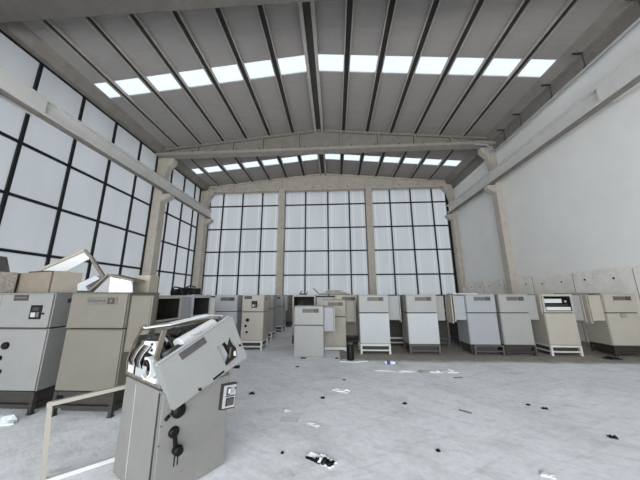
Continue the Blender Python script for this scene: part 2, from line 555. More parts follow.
# ---- pitched concrete roof beams over the columns
def portal(y0, y1, z0, label, mw, mf):
    ym = (y0 + y1) / 2
    xa, xb = XL + 0.06, XR - 0.04
    b = MB()
    b.box(xa, xb, y0, y1, z0, z0 + 0.16, mf, 0.015)
    top = lambda x: rz(x) - 0.03
    pts = [(xa, top(xa)), (RX, top(RX)), (xb, top(xb))]
    b.prism([(xa, ym - 0.08, z0 + 0.1), (xb, ym - 0.08, z0 + 0.1), (xb, ym - 0.08, top(xb)), (RX, ym - 0.08, top(RX)), (xa, ym - 0.08, top(xa))], (0, 0.16, 0), mw)
    for (ax, az), (cx, cz) in zip(pts, pts[1:]):
        b.prism([(ax, y0 + 0.04, az - 0.13), (cx, y0 + 0.04, cz - 0.13), (cx, y0 + 0.04, cz), (ax, y0 + 0.04, az)], (0, y1 - y0 - 0.08, 0), mw)
    o = struct(b.build('roof_beam'), label)
    f = MB()
    for x in (-7.6, -5.6, -3.9, -1.9, 0.45, 2.5, 4.4, 6.3):
        f.box(x - 0.05, x + 0.05, y0 + 0.03, y1 - 0.03, z0 + 0.12, top(x) - 0.06, mw)
    f.build('stiffener', o)
    g = MB()
    for k in range(14):
        x = xa + 0.8 + k * 1.27
        g.lathe([(0.03, -0.02), (0.03, 0.09)], (x, y0 + 0.06, z0 + 0.16), DSTEEL, 8)
    g.build('bolt', o)
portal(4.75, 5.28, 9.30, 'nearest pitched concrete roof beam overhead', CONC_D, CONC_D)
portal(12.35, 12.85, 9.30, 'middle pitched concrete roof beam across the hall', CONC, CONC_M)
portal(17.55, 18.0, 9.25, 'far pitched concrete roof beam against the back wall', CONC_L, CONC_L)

# ---- columns
def side_column(left, y0, y1, label):
    b = MB()
    s = 1 if left else -1
    w = 0.50 if left else 0.30
    xo = XL + 0.02 if left else XR - 0.005
    xi = xo + s * w
    lo_, hi_ = min(xo, xi), max(xo, xi)
    b.box(lo_, hi_, y0, y1, 0, 9.28, CONC_L, 0.02)
    xc = -9.0 if left else 7.92      # corbel under the crane beam
    b.prism([(xi, y0 + 0.04, 6.65), (xc, y0 + 0.04, 6.93), (xc, y0 + 0.04, 7.10), (xi, y0 + 0.04, 7.10)], (0, y1 - y0 - 0.08, 0), CONC_L)
    if y0 < 6:
        struct(b.build('column'), label)
        return
    xh = xi + s * 0.42               # flared head under the roof beam
    b.prism([(xi, y0 + 0.05, 8.1), (xi + s * 0.16, y0 + 0.05, 8.75), (xh, y0 + 0.05, 9.02), (xh, y0 + 0.05, 9.26), (xi, y0 + 0.05, 9.26)], (0, y1 - y0 - 0.1, 0), CONC_L)
    struct(b.build('column'), label)
side_column(True, 4.75, 5.25, 'concrete column by the left wall nearest the camera')
side_column(True, 12.6, 13.07, 'concrete column between the two left glazed bays')
side_column(True, 17.34, 17.82, 'concrete column in the far left corner')
side_column(False, 4.75, 5.25, 'concrete column by the right wall nearest the camera')
side_column(False, 12.6, 13.0, 'concrete column standing halfway along the white right wall')
side_column(False, 17.45, 17.86, 'concrete column in the far right corner')
for x, lb in ((-3.86, 'left'), (2.58, 'right')):
    b = MB()
    b.box(x - 0.23, x + 0.23, 17.56, 18.01, 0, 9.26, CONC_L, 0.02)
    b.lathe([(0.04, -0.012), (0.035, 0.005)], (x + 0.05, 17.56, 6.35), DARK, 8, 'Y')
    struct(b.build('column'), '%s one of the two middle columns before the back glazing' % lb)

# ---- crane runway beams along both walls, with solid ends
def crane_beam(left, y0, y1, label, solid):
    s = -1 if left else 1
    xf = -9.05 if left else 7.97
    b = MB()
    def bx(xa, xb, *a):
        b.box(min(xa, xb), max(xa, xb), *a)
    bx(xf, xf + s * 0.30, y0, y1, 7.67, 7.74, CRANE)
    bx(xf + s * 0.13, xf + s * 0.26, y0, y1, 7.24, 7.67, CRANE)
    bx(xf, xf + s * 0.26, y0, y1, 7.18, 7.26, CRANE)
    bx(xf + s * 0.05, xf + s * 0.20, y0, y1, 7.10, 7.18, CONC)
    for a, c in solid:
        bx(xf + s * 0.002, xf + s * 0.5, a, c, 7.20, 7.735, CRANE)
    struct(b.build('crane_beam'), label)
crane_beam(True, YF, 12.84, 'long concrete crane beam along the left glazing', [(3.6, 6.45)])
crane_beam(True, 12.86, 17.5, 'short concrete crane beam in the far left bay', [])
crane_beam(False, YF, 12.8, 'long concrete crane beam along the white wall', [(3.6, 7.0)])
crane_beam(False, 12.82, 17.5, 'short concrete crane beam in the far right bay', [])

# ---- rain pipe under the right gutter, hung from small brackets
t = thing('drain_pipe', 'thin pale pipe hung under the right gutter above the crane beam', 'pipe', (8.3, 8.0, 8.85))
b = MB()
b.tube([(0, -13, 0.03), (0, 4.1, -0.06), (-0.05, 4.3, 0.02), (-0.3, 4.32, 0.36), (-0.9, 4.34, 0.42)], 0.045, PALE, 10)
b.build('pipe_run', t)
for yy in (-2.2, -0.6, 0.7, 2.3, 3.4):
    h = MB()
    h.box(-0.012, 0.012, yy - 0.012, yy + 0.012, 0.0, 0.56, STEEL)
    h.box(-0.30, 0.02, yy - 0.03, yy + 0.03, 0.54, 0.57, DSTEEL)
    h.lathe([(0.055, -0.03), (0.055, 0.03)], (0, yy, 0), DSTEEL, 10, 'Y')
    h.build('pipe_hanger', t)

# ================================================================= THE MACHINES
CACHE = {}
def part(key, name, fn, parent, label=None):
    """a mesh part; the same shape is shared between machines"""
    if key not in CACHE:
        b = MB()
        fn(b)
        CACHE[key] = b.mesh(name)
    o = bpy.data.objects.new(name, CACHE[key])
    COL.objects.link(o)
    o.parent = parent
    if label:
        o['label'] = label
    return o

def machine(label, x, y, rot=0.0, W=0.84, D=0.66, st=0.26, top=1.60, seam=1.11, bm=GREY, dm=GREY, lm=STEEL,
            front='panel', door=True, boxes=(), stand_dx=0.0, plate=True, kdx=0.0, wx=0.06, npx=-0.27, group='old grey enamelled machines', tilt=0.0):
    """old cabinet machine: stand, lower body with a front panel, hood with door and nameplate, side boxes. Origin front centre, floor."""
    t = thing('cabinet_machine', label, 'machine', (x, y, 0), rot, group)
    h = W / 2
    k0 = (W, D, st, top, seam)
    # --- stand
    if st > 0.05:
        def stand(b):
            for z, hh in ((st - 0.025, 0.05), (st * 0.38, 0.035)):
                b.bar((-h + .02, 0.03, z), (h - .02, 0.03, z), 0.04, hh, lm)
                b.bar((-h + .02, D - 0.03, z), (h - .02, D - 0.03, z), 0.04, hh, lm)
                b.bar((-h + .04, 0.03, z), (-h + .04, D - 0.03, z), 0.04, hh, lm)
                b.bar((h - .04, 0.03, z), (h - .04, D - 0.03, z), 0.04, hh, lm)
        so = part(('stand', W, D, st, lm.name), 'stand', stand, t)
        so.location.x = stand_dx
        for sx in (-1, 1):
            for yy in (0.03, D - 0.03):
                def leg(b, sx=sx, yy=yy):
                    b.bar((sx * (h - .03), yy, 0.012), (sx * (h - .03), yy, st), 0.05, 0.05, lm)
                    b.box(sx * (h - .03) - .032, sx * (h - .03) + .032, yy - .032, yy + .032, 0, 0.013, lm)
                part(('leg', W, st, lm.name, sx, yy), 'leg', leg, so)
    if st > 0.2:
        def shade_fill(b):      # dark block put in to imitate the shade under the body
            b.box(-h + .05, h - .05, 0.10, D - .06, 0.035, st - .01, SHADE, 0.01)
        part(('shade_fill', W, D, st), 'shade_block', shade_fill, t, 'dark block imitating the shade under the body')
    z0 = st + 0.005 if st > 0.05 else 0.0
    # --- lower body
    def body(b):
        b.box(-h, h, 0.02, D, z0, seam - 0.02, bm, 0.008)
        b.box(-h + .02, h - .02, 0.05, D - .03, seam - 0.03, seam + 0.01, DARK)
    part(('body', k0, bm.name), 'body', body, t)
    def lower(b):
        b.box(-h + .012, h - .012, 0.0, 0.022, z0 + 0.01, seam - 0.03, dm, 0.006)
    ld = part(('lower', k0, dm.name), 'lower_door', lower, t)
    if front == 'knobs':
        for i, (kx, kz) in enumerate(((-0.14 + kdx, seam - 0.25), (-0.19 + kdx, seam - 0.42), (-0.15 + kdx, seam - 0.60))):
            def knob(b, kx=kx, kz=kz, i=i):
                r = 0.05 if i == 0 else 0.034
                b.lathe([(r, 0.0), (r, -0.025), (r * 0.7, -0.04)], (kx, 0.0, kz), BLACK, 14, 'Y')
            part(('knob', kx, kz), 'knob', knob, ld, 'black knob')
    if front == 'latch':
        def lat(b):
            b.box(-0.08, 0.06, -0.025, 0.0, seam - 0.14, seam - 0.03, TAN, 0.006)
        part(('latch', seam), 'latch', lat, ld)
    # --- hood
    def hood_closed(b):
        b.box(-h, h, 0.015, D, seam, top - 0.012, bm, 0.008)
    def hood_open(b):
        b.box(-h, -h + .05, 0.0, D, seam, top - 0.012, bm, 0.004)
        b.box(h - .05, h, 0.0, D, seam, top - 0.012, bm, 0.004)
        b.box(-h + .05, h - .05, D - .04, D, seam, top - 0.012, DARK)
        b.box(-h + .05, h - .05, 0.0, D - .04, seam, seam + 0.035, bm)
        b.box(-h + .05, h - .05, 0.0, D - .04, top - 0.06, top - 0.012, bm)
        for x0_, x1_, yy, z_, z2 in ((-h + .05, -h + .056, 0.02, seam + .035, top - .06), (h - .056, h - .05, 0.02, seam + .035, top - .06)):
            b.box(x0_, x1_, yy, D - .04, z_, z2, DARK)
        b.box(-h + .056, h - .056, 0.03, D - .04, seam + 0.036, seam + 0.042, DARK)
    part(('hood', k0, bm.name, door), 'hood', hood_closed if door else hood_open, t)
    def lid(b):
        b.box(-h - .008, h + .008, -0.004, D + .01, top - 0.014, top, bm, 0.004)
    part(('lid', k0, bm.name), 'top_lid', lid, t)
    if door:
        def hd(b):
            b.box(-h + .01, h - .01, -0.012, 0.018, seam + 0.012, top - 0.02, bm, 0.007)
            b.box(-h + .01, h - .01, -0.02, 0.0, seam + 0.004, seam + 0.018, bm)
        d = part(('hd', k0, bm.name), 'hood_door', hd, t)
        if front == 'knobs':
            def npl(b):
                b.box(npx, npx + .23, -0.018, -0.010, top - .115, top - .03, PLATED)
                b.box(npx + .02, npx + .21, -0.020, -0.016, top - .078, top - .067, BROWN)
            part(('npk', k0, npx), 'nameplate', npl, d, 'dark nameplate')
            def npr(b):
                b.box(h - .002, h + .006, .20, .30, top - .15, top - .09, PLATED)
            part(('npr', k0), 'nameplate', npr, d, 'dark nameplate on the side')
            def win(b):
                cx, cz = wx, (seam + top) / 2 - 0.03
                b.box(cx - .10, cx + .08, -0.020, -0.010, cz - .10, cz + .10, BLACK)
                b.box(cx - .075, cx - .005, -0.024, -0.018, cz - .07, cz - .005, PALE)
                b.box(cx + .012, cx + .05, -0.024, -0.018, cz - .07, cz + .0, PLATE)
                b.box(cx - .065, cx + .04, -0.024, -0.018, cz + .02, cz + .07, DSTEEL)
                b.lathe([(0.013, 0), (0.013, -0.02)], (cx + .115, -0.012, cz - .02), BLACK, 10, 'Y')
            part(('wink', k0, wx), 'gauge_window', win, d, 'small black gauge window')
        elif plate:
            def npl2(b):
                c = 0.05
                b.box(c - .23, c + .23, -0.019, -0.010, top - .175, top - .065, PLATE)
                b.box(c + .09, c + .20, -0.022, -0.018, top - .165, top - .075, PLATED)
                b.box(c + .13, c + .16, -0.024, -0.021, top - .14, top - .10, PLATE)
                for q in range(6):
                    b.box(c - .21 + q * .047, c - .178 + q * .047, -0.0215, -0.018, top - .135, top - .105, STEEL)
            part(('np', k0), 'nameplate', npl2, d, 'grey nameplate with a dark end')
    elif front != 'empty':
        def works(b):       # white tray and drum left in the open hood
            b.box(-h + .10, h - .24, 0.06, D - .10, seam + .25, seam + .36, SHEETW, 0.01)
            b.box(-h + .10, h - .06, 0.03, D - .10, seam + .05, seam + .145, SHEETW, 0.01)
            b.box(-h + .08, h - .06, 0.10, D - .06, seam + .17, seam + .22, DSTEEL)
            b.lathe([(0.06, 0.0), (0.06, 0.16), (0.03, 0.17)], (h - .17, 0.04, seam + .29), BLACK, 14, 'Y')
            b.lathe([(0.03, -0.01), (0.03, 0.0)], (h - .17, 0.04, seam + .29), PALE, 12, 'Y')
        part(('works', k0), 'inner_tray', works, t, 'white trays and a black drum inside the open hood')
    else:
        def junk(b):        # rods lying in the emptied hood
            for q in range(5):
                b.bar((-h + .1 + q * .05, .1 + q * .04, seam + .05), (-h + .22 + q * .03, .2, seam + .2 + .02 * q), 0.012, 0.012, STEEL)
        part(('junk', k0), 'inner_bracket', junk, t)
    # --- side boxes: (side, width, setback, z0, z1, plates, material)
    for i, (sd, bw, sb, bz0, bz1, plates, m_, dp) in enumerate(boxes):
        def sbx(b):
            a, c = (h + .002, h + bw) if sd > 0 else (-h - bw, -h - .002)
            b.box(a, c, sb, sb + dp, bz0, bz1, m_, 0.008)
            b.box(a + .02, c - .02, sb - .008, sb + .002, bz0 + .03, bz1 - .03, m_, 0.003)
        so = part(('sbx', k0, sd, bw, sb, bz0, bz1, m_.name), 'side_box', sbx, t)
        for q in range(plates):
            def pl(b, q=q):
                xx = sd * (h + bw + .012 + q * .075)
                b.box(xx - .011, xx + .011, sb - .05 - .03 * q, sb + .28, bz0 - .05 - .03 * q, bz1 + .02, CREAMM, 0.003)
            part(('pl', k0, sd, bw, sb, bz0, bz1, q), 'box_door', pl, so, 'open door seen edge on')
    return t
CREAMM = mat('cream_enamel', (164, 158, 146), 0.5, var=0.06, scale=4, dirt=0.15)

# --- the row along the right wall, fronts towards the camera
RY = 7.55
ROWG = 'machines in the row before the white wall'
machine('pale grey machine on a white stand, first of the right row, beside the black canister', 1.10, RY, bm=GREY, dm=PALE, lm=WPAINT,
        boxes=((1, .38, .34, .87, 1.57, 1, GREY, .36),), group=ROWG)
machine('pale grey machine on a dark stand, second of the right row', 2.44, RY, bm=GREY, dm=PALE, boxes=((1, .34, .34, .86, 1.56, 0, GREY, .36),), group=ROWG)
machine('blue-grey machine with an overhanging left box, third of the right row', 4.06, RY, bm=COOL, dm=COOL, lm=STEEL, stand_dx=.08, W=.80,
        boxes=((-1, .31, .05, .90, 1.57, 2, COOL, .30),), group=ROWG)
machine('grey machine with a pale lower door, fourth of the right row', 4.95, RY, bm=GREY, dm=GREY, W=.79, lm=DSTEEL,
        boxes=((1, .27, .08, .91, 1.57, 0, GREY, .30),), group=ROWG)
machine('tan machine with an open hood showing white trays, on a white stand', 6.12, RY, bm=TAN_R, dm=TAN_R, W=.80, lm=WPAINT, door=False, front='works',
        boxes=((1, .30, .12, .89, 1.57, 1, GREY, .30), (-1, .05, .03, 1.13, 1.58, 1, TAN_R, .3)), group=ROWG)
machine('tan machine with a small latch under the hood, last of the right row', 7.74, RY, bm=TAN_R, dm=TAN_R, W=.86, lm=DSTEEL, front='latch',
        boxes=((-1, .35, .05, .89, 1.57, 2, TAN_R, .30),), group=ROWG)

# --- second line behind it, seen only through the gaps
SG = 'machines behind the right row'
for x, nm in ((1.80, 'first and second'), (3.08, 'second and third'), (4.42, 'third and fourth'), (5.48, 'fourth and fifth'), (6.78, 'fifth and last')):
    machine('dim machine behind the gap between the %s machine of the right row' % nm, x, 8.75, bm=SHADE, dm=SHADE, W=1.04, lm=WPAINT if x < 2 else STEEL, group=SG)  # coloured dark to imitate the deep shade in the gaps

# --- the middle cluster
MG = 'machines in the middle of the hall'
machine('short pale grey machine standing directly on the floor at the hall centre', -0.72, 7.15, W=.80, st=0.0, top=1.30, seam=.81, bm=GREY, dm=GREY,
        boxes=((1, .28, .12, .63, 1.26, 1, COOL, .36),), group=MG)
machine('grey machine right behind the short one on the floor', -0.04, 7.92, W=.70, st=.11, top=1.45, seam=.97, bm=TAN, dm=TAN, lm=WPAINT,
        boxes=((1, .30, .30, .78, 1.41, 1, TAN, .36),), group=MG)
machine('machine with a black hood opening above the short machine', -1.08, 9.0, W=.80, bm=GREY, dm=GREY, door=False, front='empty', group=MG)
machine('tan machine half hidden behind the middle cluster under a stack of lids', 0.42, 9.0, W=.84, bm=TAN_R, dm=TAN, group=MG)

# --- the block on the left
LG = 'machines in the left block'
machine('grey machine with three black knobs at the left edge, under the cartons', -4.62, 3.66, W=.84, D=.84, st=.29, top=1.645, seam=1.145, kdx=-.03, wx=.20, npx=-.21,
        bm=GREY_N, dm=GREY_N, lm=DSTEEL, front='knobs', group=LG)
machine('machine at the left edge of the photo, under the mottled grey box', -5.50, 3.70, W=.84, st=.29, top=1.645, seam=1.145, bm=GREY_N, dm=GREY_N, lm=DSTEEL, group=LG)
machine('large tan machine on a dark stand beside the leaning empty frame', -3.46, 3.64, W=.88, st=.31, top=1.645, seam=1.145, bm=TAN_N, dm=TAN_N, lm=DSTEEL,
        boxes=((1, .34, .05, .815, 1.60, 0, TAN_N, .08),), group=LG)
machine('machine with an empty dark hood beside the large tan machine', -3.30, 5.0, rot=math.radians(90), W=.88, bm=TAN_R, dm=TAN_R, door=False, front='empty',
        boxes=((1, .34, .0, .9, 1.57, 0, COOL, .3),), group=LG)
machine('second machine with an empty dark hood, under the black bundle', -3.28, 6.28, rot=math.radians(90), W=.86, bm=PALE, dm=PALE, door=False, front='empty', group=LG)
machine('grey machine just behind the tilted hood panel, left of the knobbed tan one', -3.46, 8.1, W=.74, bm=PALE, dm=PALE, group=LG)
machine('tan machine with three black knobs on a white stand by the aisle', -2.53, 7.92, W=.68, D=.70, bm=TAN_R, dm=TAN_R, lm=WPAINT, front='knobs', group=LG)
machine('grey machine in the aisle line, next behind the knobbed tan one', -2.74, 9.75, W=.80, bm=GREY, dm=GREY, lm=WPAINT, group=LG)
machine('grey machine in the aisle line, third from the knobbed tan one', -2.76, 11.7, W=.84, bm=COOL, dm=GREY, lm=WPAINT, boxes=((1, .12, .2, .9, 1.57, 0, PALE, .36),), group=LG)
machine('brownish machine at the dim far end of the aisle line', -2.74, 13.6, W=.84, bm=BROWN, dm=BROWN, group=LG)

# ================================================================= FOREGROUND MACHINE
YAW = math.radians(58.1)
FG = thing('cabinet_machine', 'battered machine in front with its hood torn open and panel hanging askew', 'machine', (-1.451, 2.242, 0), YAW)
FW_, FD, FZ = 0.655, 0.75, 0.835
FGM = mat('worn_grey_enamel', (119, 118, 115), 0.5, var=0.07, scale=4, dirt=0.15)
b = MB()
b.box(0, FW_, 0.012, FD, 0.0, FZ - 0.02, FGM, 0.008)
b.box(0.01, FW_ - .01, 0.02, FD - .01, FZ - 0.03, FZ, DSTEEL)
b.box(-0.006, 0.0, 0.012, 0.03, 0.02, FZ - 0.03, DSTEEL)
body = b.build('body', FG)
b = MB()     # scraped paint running down the side
lft = [(0.502 - k * .0016 + random.uniform(0, .006), 0.79 - k * .031) for k in range(25)]
rgt = [(0.498 - k * .0016 - random.uniform(0, .004), 0.79 - k * .031) for k in range(25)]
b.prism([(-0.002, y_, z_) for y_, z_ in lft + rgt[::-1]], (0.003, 0, 0), PALE)
b.build('paint_scrape', body)
b = MB()
b.box(0.015, FW_ - 0.006, -0.012, 0.014, 0.012, FZ - 0.035, FGM, 0.006)
for i, dx in enumerate((0, .028)):
    b.box(0.155 + dx, 0.165 + dx, -0.014, -0.010, 0.215, 0.30, BLACK)
for z_ in (.42, .56):
    b.lathe([(0.006, 0), (0.006, -0.008)], (0.02, -0.01, z_), DSTEEL, 8, 'Y')
door = b.build('front_door', FG)
b = MB()
b.lathe([(0.055, 0.0), (0.058, -0.03), (0.045, -0.05), (0.02, -0.055)], (0.146, -0.012, 0.64), BLACK, 20, 'Y')
b.build('knob', door)
b = MB()
b.lathe([(0.042, 0.0), (0.042, -0.02), (0.03, -0.035)], (0.128, -0.012, 0.482), BLACK, 16, 'Y')
b.bar((0.128, -0.03, 0.482), (0.146, -0.045, 0.36), 0.022, 0.035, BLACK, up=(0, 1, 0))
b.lathe([(0.036, -0.02), (0.04, -0.06), (0.03, -0.085)], (0.155, -0.012, 0.35), BLACK, 16, 'Y')
b.build('crank_handle', door)
b = MB()
pts = [(0.115, -0.03, .67), (0.10, -0.03, .66), (0.085, -0.025, .635), (0.06, -0.02, .61)]
b.tube(pts, 0.006, BLACK, 8)
b.tube([(0.075, -.02, .622), (0.045, -.02, .595)], 0.014, BLACK, 8)
b.build('cable', door)

# control box on the right front edge
b = MB()
b.prism([(0.545, -0.05, .512), (0.708, -0.05, .485), (0.725, -0.05, .715), (0.558, -0.05, .735)], (0, 0.05, 0), DSTEEL)
b.prism([(0.556, -0.056, .524), (0.698, -0.056, .500), (0.713, -0.056, .704), (0.568, -0.056, .722)], (0, 0.008, 0), PALE)
b.box(0.59, 0.68, -0.066, -0.052, 0.532, 0.60, DSTEEL, rot=(0.11, 'Y'))
b.box(0.595, 0.635, -0.063, -0.054, 0.63, 0.70, STEEL, rot=(0.11, 'Y'))
b.box(0.612, 0.632, -0.067, -0.056, 0.645, 0.685, SHEETW, rot=(0.11, 'Y'))
b.box(0.643, 0.68, -0.063, -0.054, 0.64, 0.69, COOL, rot=(0.11, 'Y'))
b.box(0.585, 0.69, -0.064, -0.054, 0.612, 0.62, DSTEEL, rot=(0.11, 'Y'))
b.box(0.69, 0.70, -0.064, -0.054, 0.665, 0.68, BLACK)
cb = b.build('control_box', FG)
b = MB()
for i in range(5):
    for j in range(3):
        x_ = 0.602 + i * .0155
        b.box(x_, x_ + .010, -0.070, -0.064, .545 + j * .018 - i * .0015, .556 + j * .018 - i * .0015, PLATE)
b.build('button', cb)
b = MB()
b.box(0.63, 0.66, 0.0, 0.05, 0.60, 0.86, RUST)
b.bar((0.70, 0.02, 0.86), (0.79, 0.02, 0.84), 0.02, 0.03, BLACK)
b.build('mounting_post', FG)

# torn hood: rounded frame at the left end, rear strip, roller and works
b = MB()
arch = [(0.03, .845), (0.77, .835), (0.80, .95), (0.71, 1.14), (0.575, 1.30), (0.48, 1.315)]
def strip(pts, w, x0, x1, m):
    for (a, c), (d, e) in zip(pts, pts[1:]):
        b.bar(((x0 + x1) / 2, a, c), ((x0 + x1) / 2, d, e), x1 - x0, w, m, up=(1, 0, 0))
strip([(0.77, .835), (0.80, .95), (0.71, 1.14), (0.575, 1.29), (0.50, 1.315)], 0.022, 0.0, 0.022, RUST)
strip([(0.035, .845), (0.085, 1.0), (0.20, 1.05), (0.11, 1.30)], 0.035, 0.0, 0.03, BROWN)     # bent post near the front
strip([(0.77, .845), (0.035, .845)], 0.03, 0.0, 0.03, RUST)
strip([(0.59, .85), (0.60, 1.02), (0.52, 1.17)], 0.03, 0.02, 0.035, BROWN)
strip([(0.30, .85), (0.31, .93)], 0.04, 0.0, 0.03, RUST)
b.build('hood_frame', FG)
b = MB()
b.box(0.0, 0.008, 0.62, 0.74, .86, .97, SHEETW)
b.box(0.0, 0.008, 0.34, 0.56, .85, .96, PALE)
b.box(0.0, 0.012, 0.16, 0.22, .84, .955, SHEETW)
b.box(0.0, 0.012, 0.045, 0.13, .84, .955, COOL)
b.box(0.05, 0.15, 0.22, 0.34, .87, .90, BLACK)
b.build('side_plate', FG)
b = MB()
seg = []
for k in range(15):
    a = math.radians(60 + 250 * k / 14)
    seg.append((0.262 - 0.095 * math.cos(a) * -1, .965 + 0.085 * math.sin(a)))
for (a, c), (d, e) in zip(seg, seg[1:]):
    b.bar((-0.01, a, c), (-0.01, d, e), 0.02, 0.05, SHEETW, up=(1, 0, 0))
b.box(-0.02, 0.0, 0.10, 0.26, .862, .905, SHEETW, 0.006)
b.build('pulley_guard', FG)
b = MB()
b.prism([(0.03, 0.22, 1.05), (0.03, 0.40, 1.07), (0.03, 0.60, 1.10), (0.03, 0.55, 1.16), (0.03, 0.30, 1.18)], (0.025, 0, 0), SHEETW)
b.lathe([(0.012, -0.012), (0.012, 0.0)], (0.03, 0.33, 1.10), BLACK, 8, 'X')
b.lathe([(0.012, -0.012), (0.012, 0.0)], (0.03, 0.34, 1.15), BLACK, 8, 'X')
b.build('end_plate', FG)
b = MB()
b.prism([(0.0, 0.46, 1.285), (0.20, 0.40, 1.30), (0.62, 0.40, 1.365), (0.84, 0.46, 1.345), (0.84, 0.50, 1.345), (0.62, 0.50, 1.365), (0.20, 0.50, 1.30), (0.0, 0.52, 1.285)], (0, 0.0, 0.014), SHEETW)
b.bar((0.0, 0.62, 1.27), (0.82, 0.62, 1.30), 0.03, 0.03, RUST)
b.bar((0.1, 0.35, 1.235), (0.80, 0.42, 1.30), 0.035, 0.05, DSTEEL)
b.bar((0.62, 0.2, 1.28), (0.80, 0.46, 1.33), 0.03, 0.04, RUST)
b.build('rear_strip', FG)
b = MB()
a, c = Vector((0.19, 0.17, 1.128)), Vector((0.60, 0.27, 1.272))
b.tube([a, a.lerp(c, .02), a.lerp(c, .98), c], 0.074, SHEETW, 24)
b.build('roller', FG)
b = MB()
b.tube([a - (c - a) * .35, a], 0.022, STEEL, 10)
for i in range(60):
    p = Vector((random.uniform(.04, .30), random.uniform(.10, .62), random.uniform(.90, 1.22)))
    q = p + Vector((random.uniform(-.03, .16), random.uniform(-.12, .12), random.uniform(-.10, .08)))
    b.bar(p, q, random.uniform(.008, .022), random.uniform(.008, .022), random.choice((BLACK, DSTEEL, RUST, STEEL, DSTEEL, PALE)))
for i in range(16):
    f = i / 15
    p = Vector((0.12 + .6 * f, 0.34 + .05 * math.sin(i), 1.19 + .08 * f))
    b.bar(p, p + Vector((random.uniform(.02, .08), random.uniform(-.05, .05), random.uniform(-.04, .06))), .03, .03, random.choice((BLACK, DSTEEL, RUST)))
for i in range(9):      # loose wires at the torn end
    p = Vector((0.0, 0.70 - .035 * i, .93))
    b.tube([p, p + Vector((-.012, .01, .06)), p + Vector((-.005, -.03, .13)), p + Vector((.02, -.08, .20))], 0.006, (BLACK, DSTEEL, BROWN, PALE)[i % 4], 6)
for i in range(7):
    p = Vector((0.03 + .01 * i, 0.64 - .03 * i, .86))
    b.tube([p, p + Vector((0.02, .03, .12)), p + Vector((.05, -.04, .24)), p + Vector((.08, -.16, .30))], 0.007, random.choice((BLACK, PALE, DSTEEL)), 6)
b.lathe([(0.05, 0.0), (0.05, 0.06), (0.02, 0.07)], (0.16, 0.10, 1.10), DSTEEL, 14, 'X')
b.lathe([(0.065, 0.0), (0.065, 0.05)], (0.02, 0.26, .965), BLACK, 16, 'X')
b.build('roller_works', FG)
b = MB()    # dark back and ends of the hood shell
b.prism([(0.07, .06, FZ), (0.07, .72, FZ), (0.07, .74, .95), (0.07, .66, 1.12), (0.07, .55, 1.24), (0.07, .30, 1.22), (0.07, .06, 1.0)], (0.01, 0, 0), DARK)
b.box(0.02, FW_, 0.66, 0.70, FZ, 1.20, DSTEEL)
b.box(FW_ - .03, FW_, 0.05, 0.66, FZ, 1.18, DSTEEL)
b.box(0.03, FW_ - .03, 0.03, 0.66, FZ, FZ + .03, DARK)
b.build('hood_shell', FG)

# the hood panel hanging askew, with its nameplate and the broken window
b = MB()
TL, TR, BR, BL = Vector((-0.084, 0, 1.051)), Vector((0.576, 0, 1.388)), Vector((0.801, 0, .949)), Vector((0.076, 0, .675))
def pq(u, v, yy):
    p = TL.lerp(TR, u).lerp(BL.lerp(BR, u), v)
    return Vector((p.x, yy, p.z))
outer = [(0, 0), (1, 0), (1, 1), (0, 1)]
hole = [(0.655, .40), (0.785, .40), (0.80, .49), (0.86, .36), (0.885, .58), (0.915, .70), (0.885, .86), (0.69, .89)]
NPH = len(hole)
PY0, PY1 = -0.085, -0.06
vo = {}
for yy in (PY0, PY1):
    vo[yy] = ([b.bm.verts.new(pq(u, v, yy)) for u, v in outer], [b.bm.verts.new(pq(u, v, yy)) for u, v in hole])
fs = []
for yy in (PY0, PY1):            # flat sheet with the ragged opening cut out
    es = []
    for loop in vo[yy]:
        es += [b.bm.edges.new((loop[k], loop[(k + 1) % len(loop)])) for k in range(len(loop))]
    g = bmesh.ops.triangle_fill(b.bm, use_beauty=True, use_dissolve=False, edges=es, normal=(0, -1, 0))
    fs += [f for f in g['geom'] if isinstance(f, bmesh.types.BMFace)]
for i in range(4):
    fs.append(b.bm.faces.new((vo[PY0][0][i], vo[PY0][0][(i + 1) % 4], vo[PY1][0][(i + 1) % 4], vo[PY1][0][i])))
for i in range(NPH):
    fs.append(b.bm.faces.new((vo[PY0][1][i], vo[PY0][1][(i + 1) % NPH], vo[PY1][1][(i + 1) % NPH], vo[PY1][1][i])))
b._fin(fs, FGP)
def lip(u0, v0, u1, v1, w, m, dpt=0.05):
    b.bar(pq(u0, v0, PY1 + dpt / 2), pq(u1, v1, PY1 + dpt / 2), w, dpt, m, up=(0, 1, 0))
lip(0, .012, 1, .012, .012, PALE)
lip(.012, 0, .012, 1, .012, FGP, .10)
lip(.99, 0, .99, 1, .012, FGP)
lip(0, .985, 1, .985, .012, FGP)
panel = b.build('hood_panel', FG)
b = MB()
b.prism([pq(u, v, PY0 - .003) for u, v in ((.215, .035), (.545, .03), (.56, .18), (.23, .19))], (0, 0.006, 0), STEEL)
b.build('nameplate', panel)
b = MB()
b.lathe([(0.012, 0), (0.012, -0.02)], pq(.30, .95, PY0), BLACK, 10, 'Y')
b.lathe([(0.010, 0), (0.010, -0.02)], pq(.955, .66, PY0), BLACK, 10, 'Y')
b.build('bolt', panel)
b = MB()
b.bar(pq(.48, .95, PY0 - .008), pq(.63, .94, PY0 - .008), .012, .016, BLACK, up=(0, 1, 0))
b.build('handle', panel)
b = MB()     # scraps showing in the broken window
b.prism([pq(u, v, -0.030) for u, v in ((.62, .42), (.90, .36), (.95, .80), (.89, .90), (.65, .94))], (0, 0.006, 0), DARK)
b.prism([pq(u, v, -0.040) for u, v in ((.67, .44), (.765, .45), (.79, .72), (.72, .85))], (0, 0.006, 0), COOL)
b.bar(pq(.79, .80, -0.045), pq(.86, .62, -0.045), .016, .012, RUST)
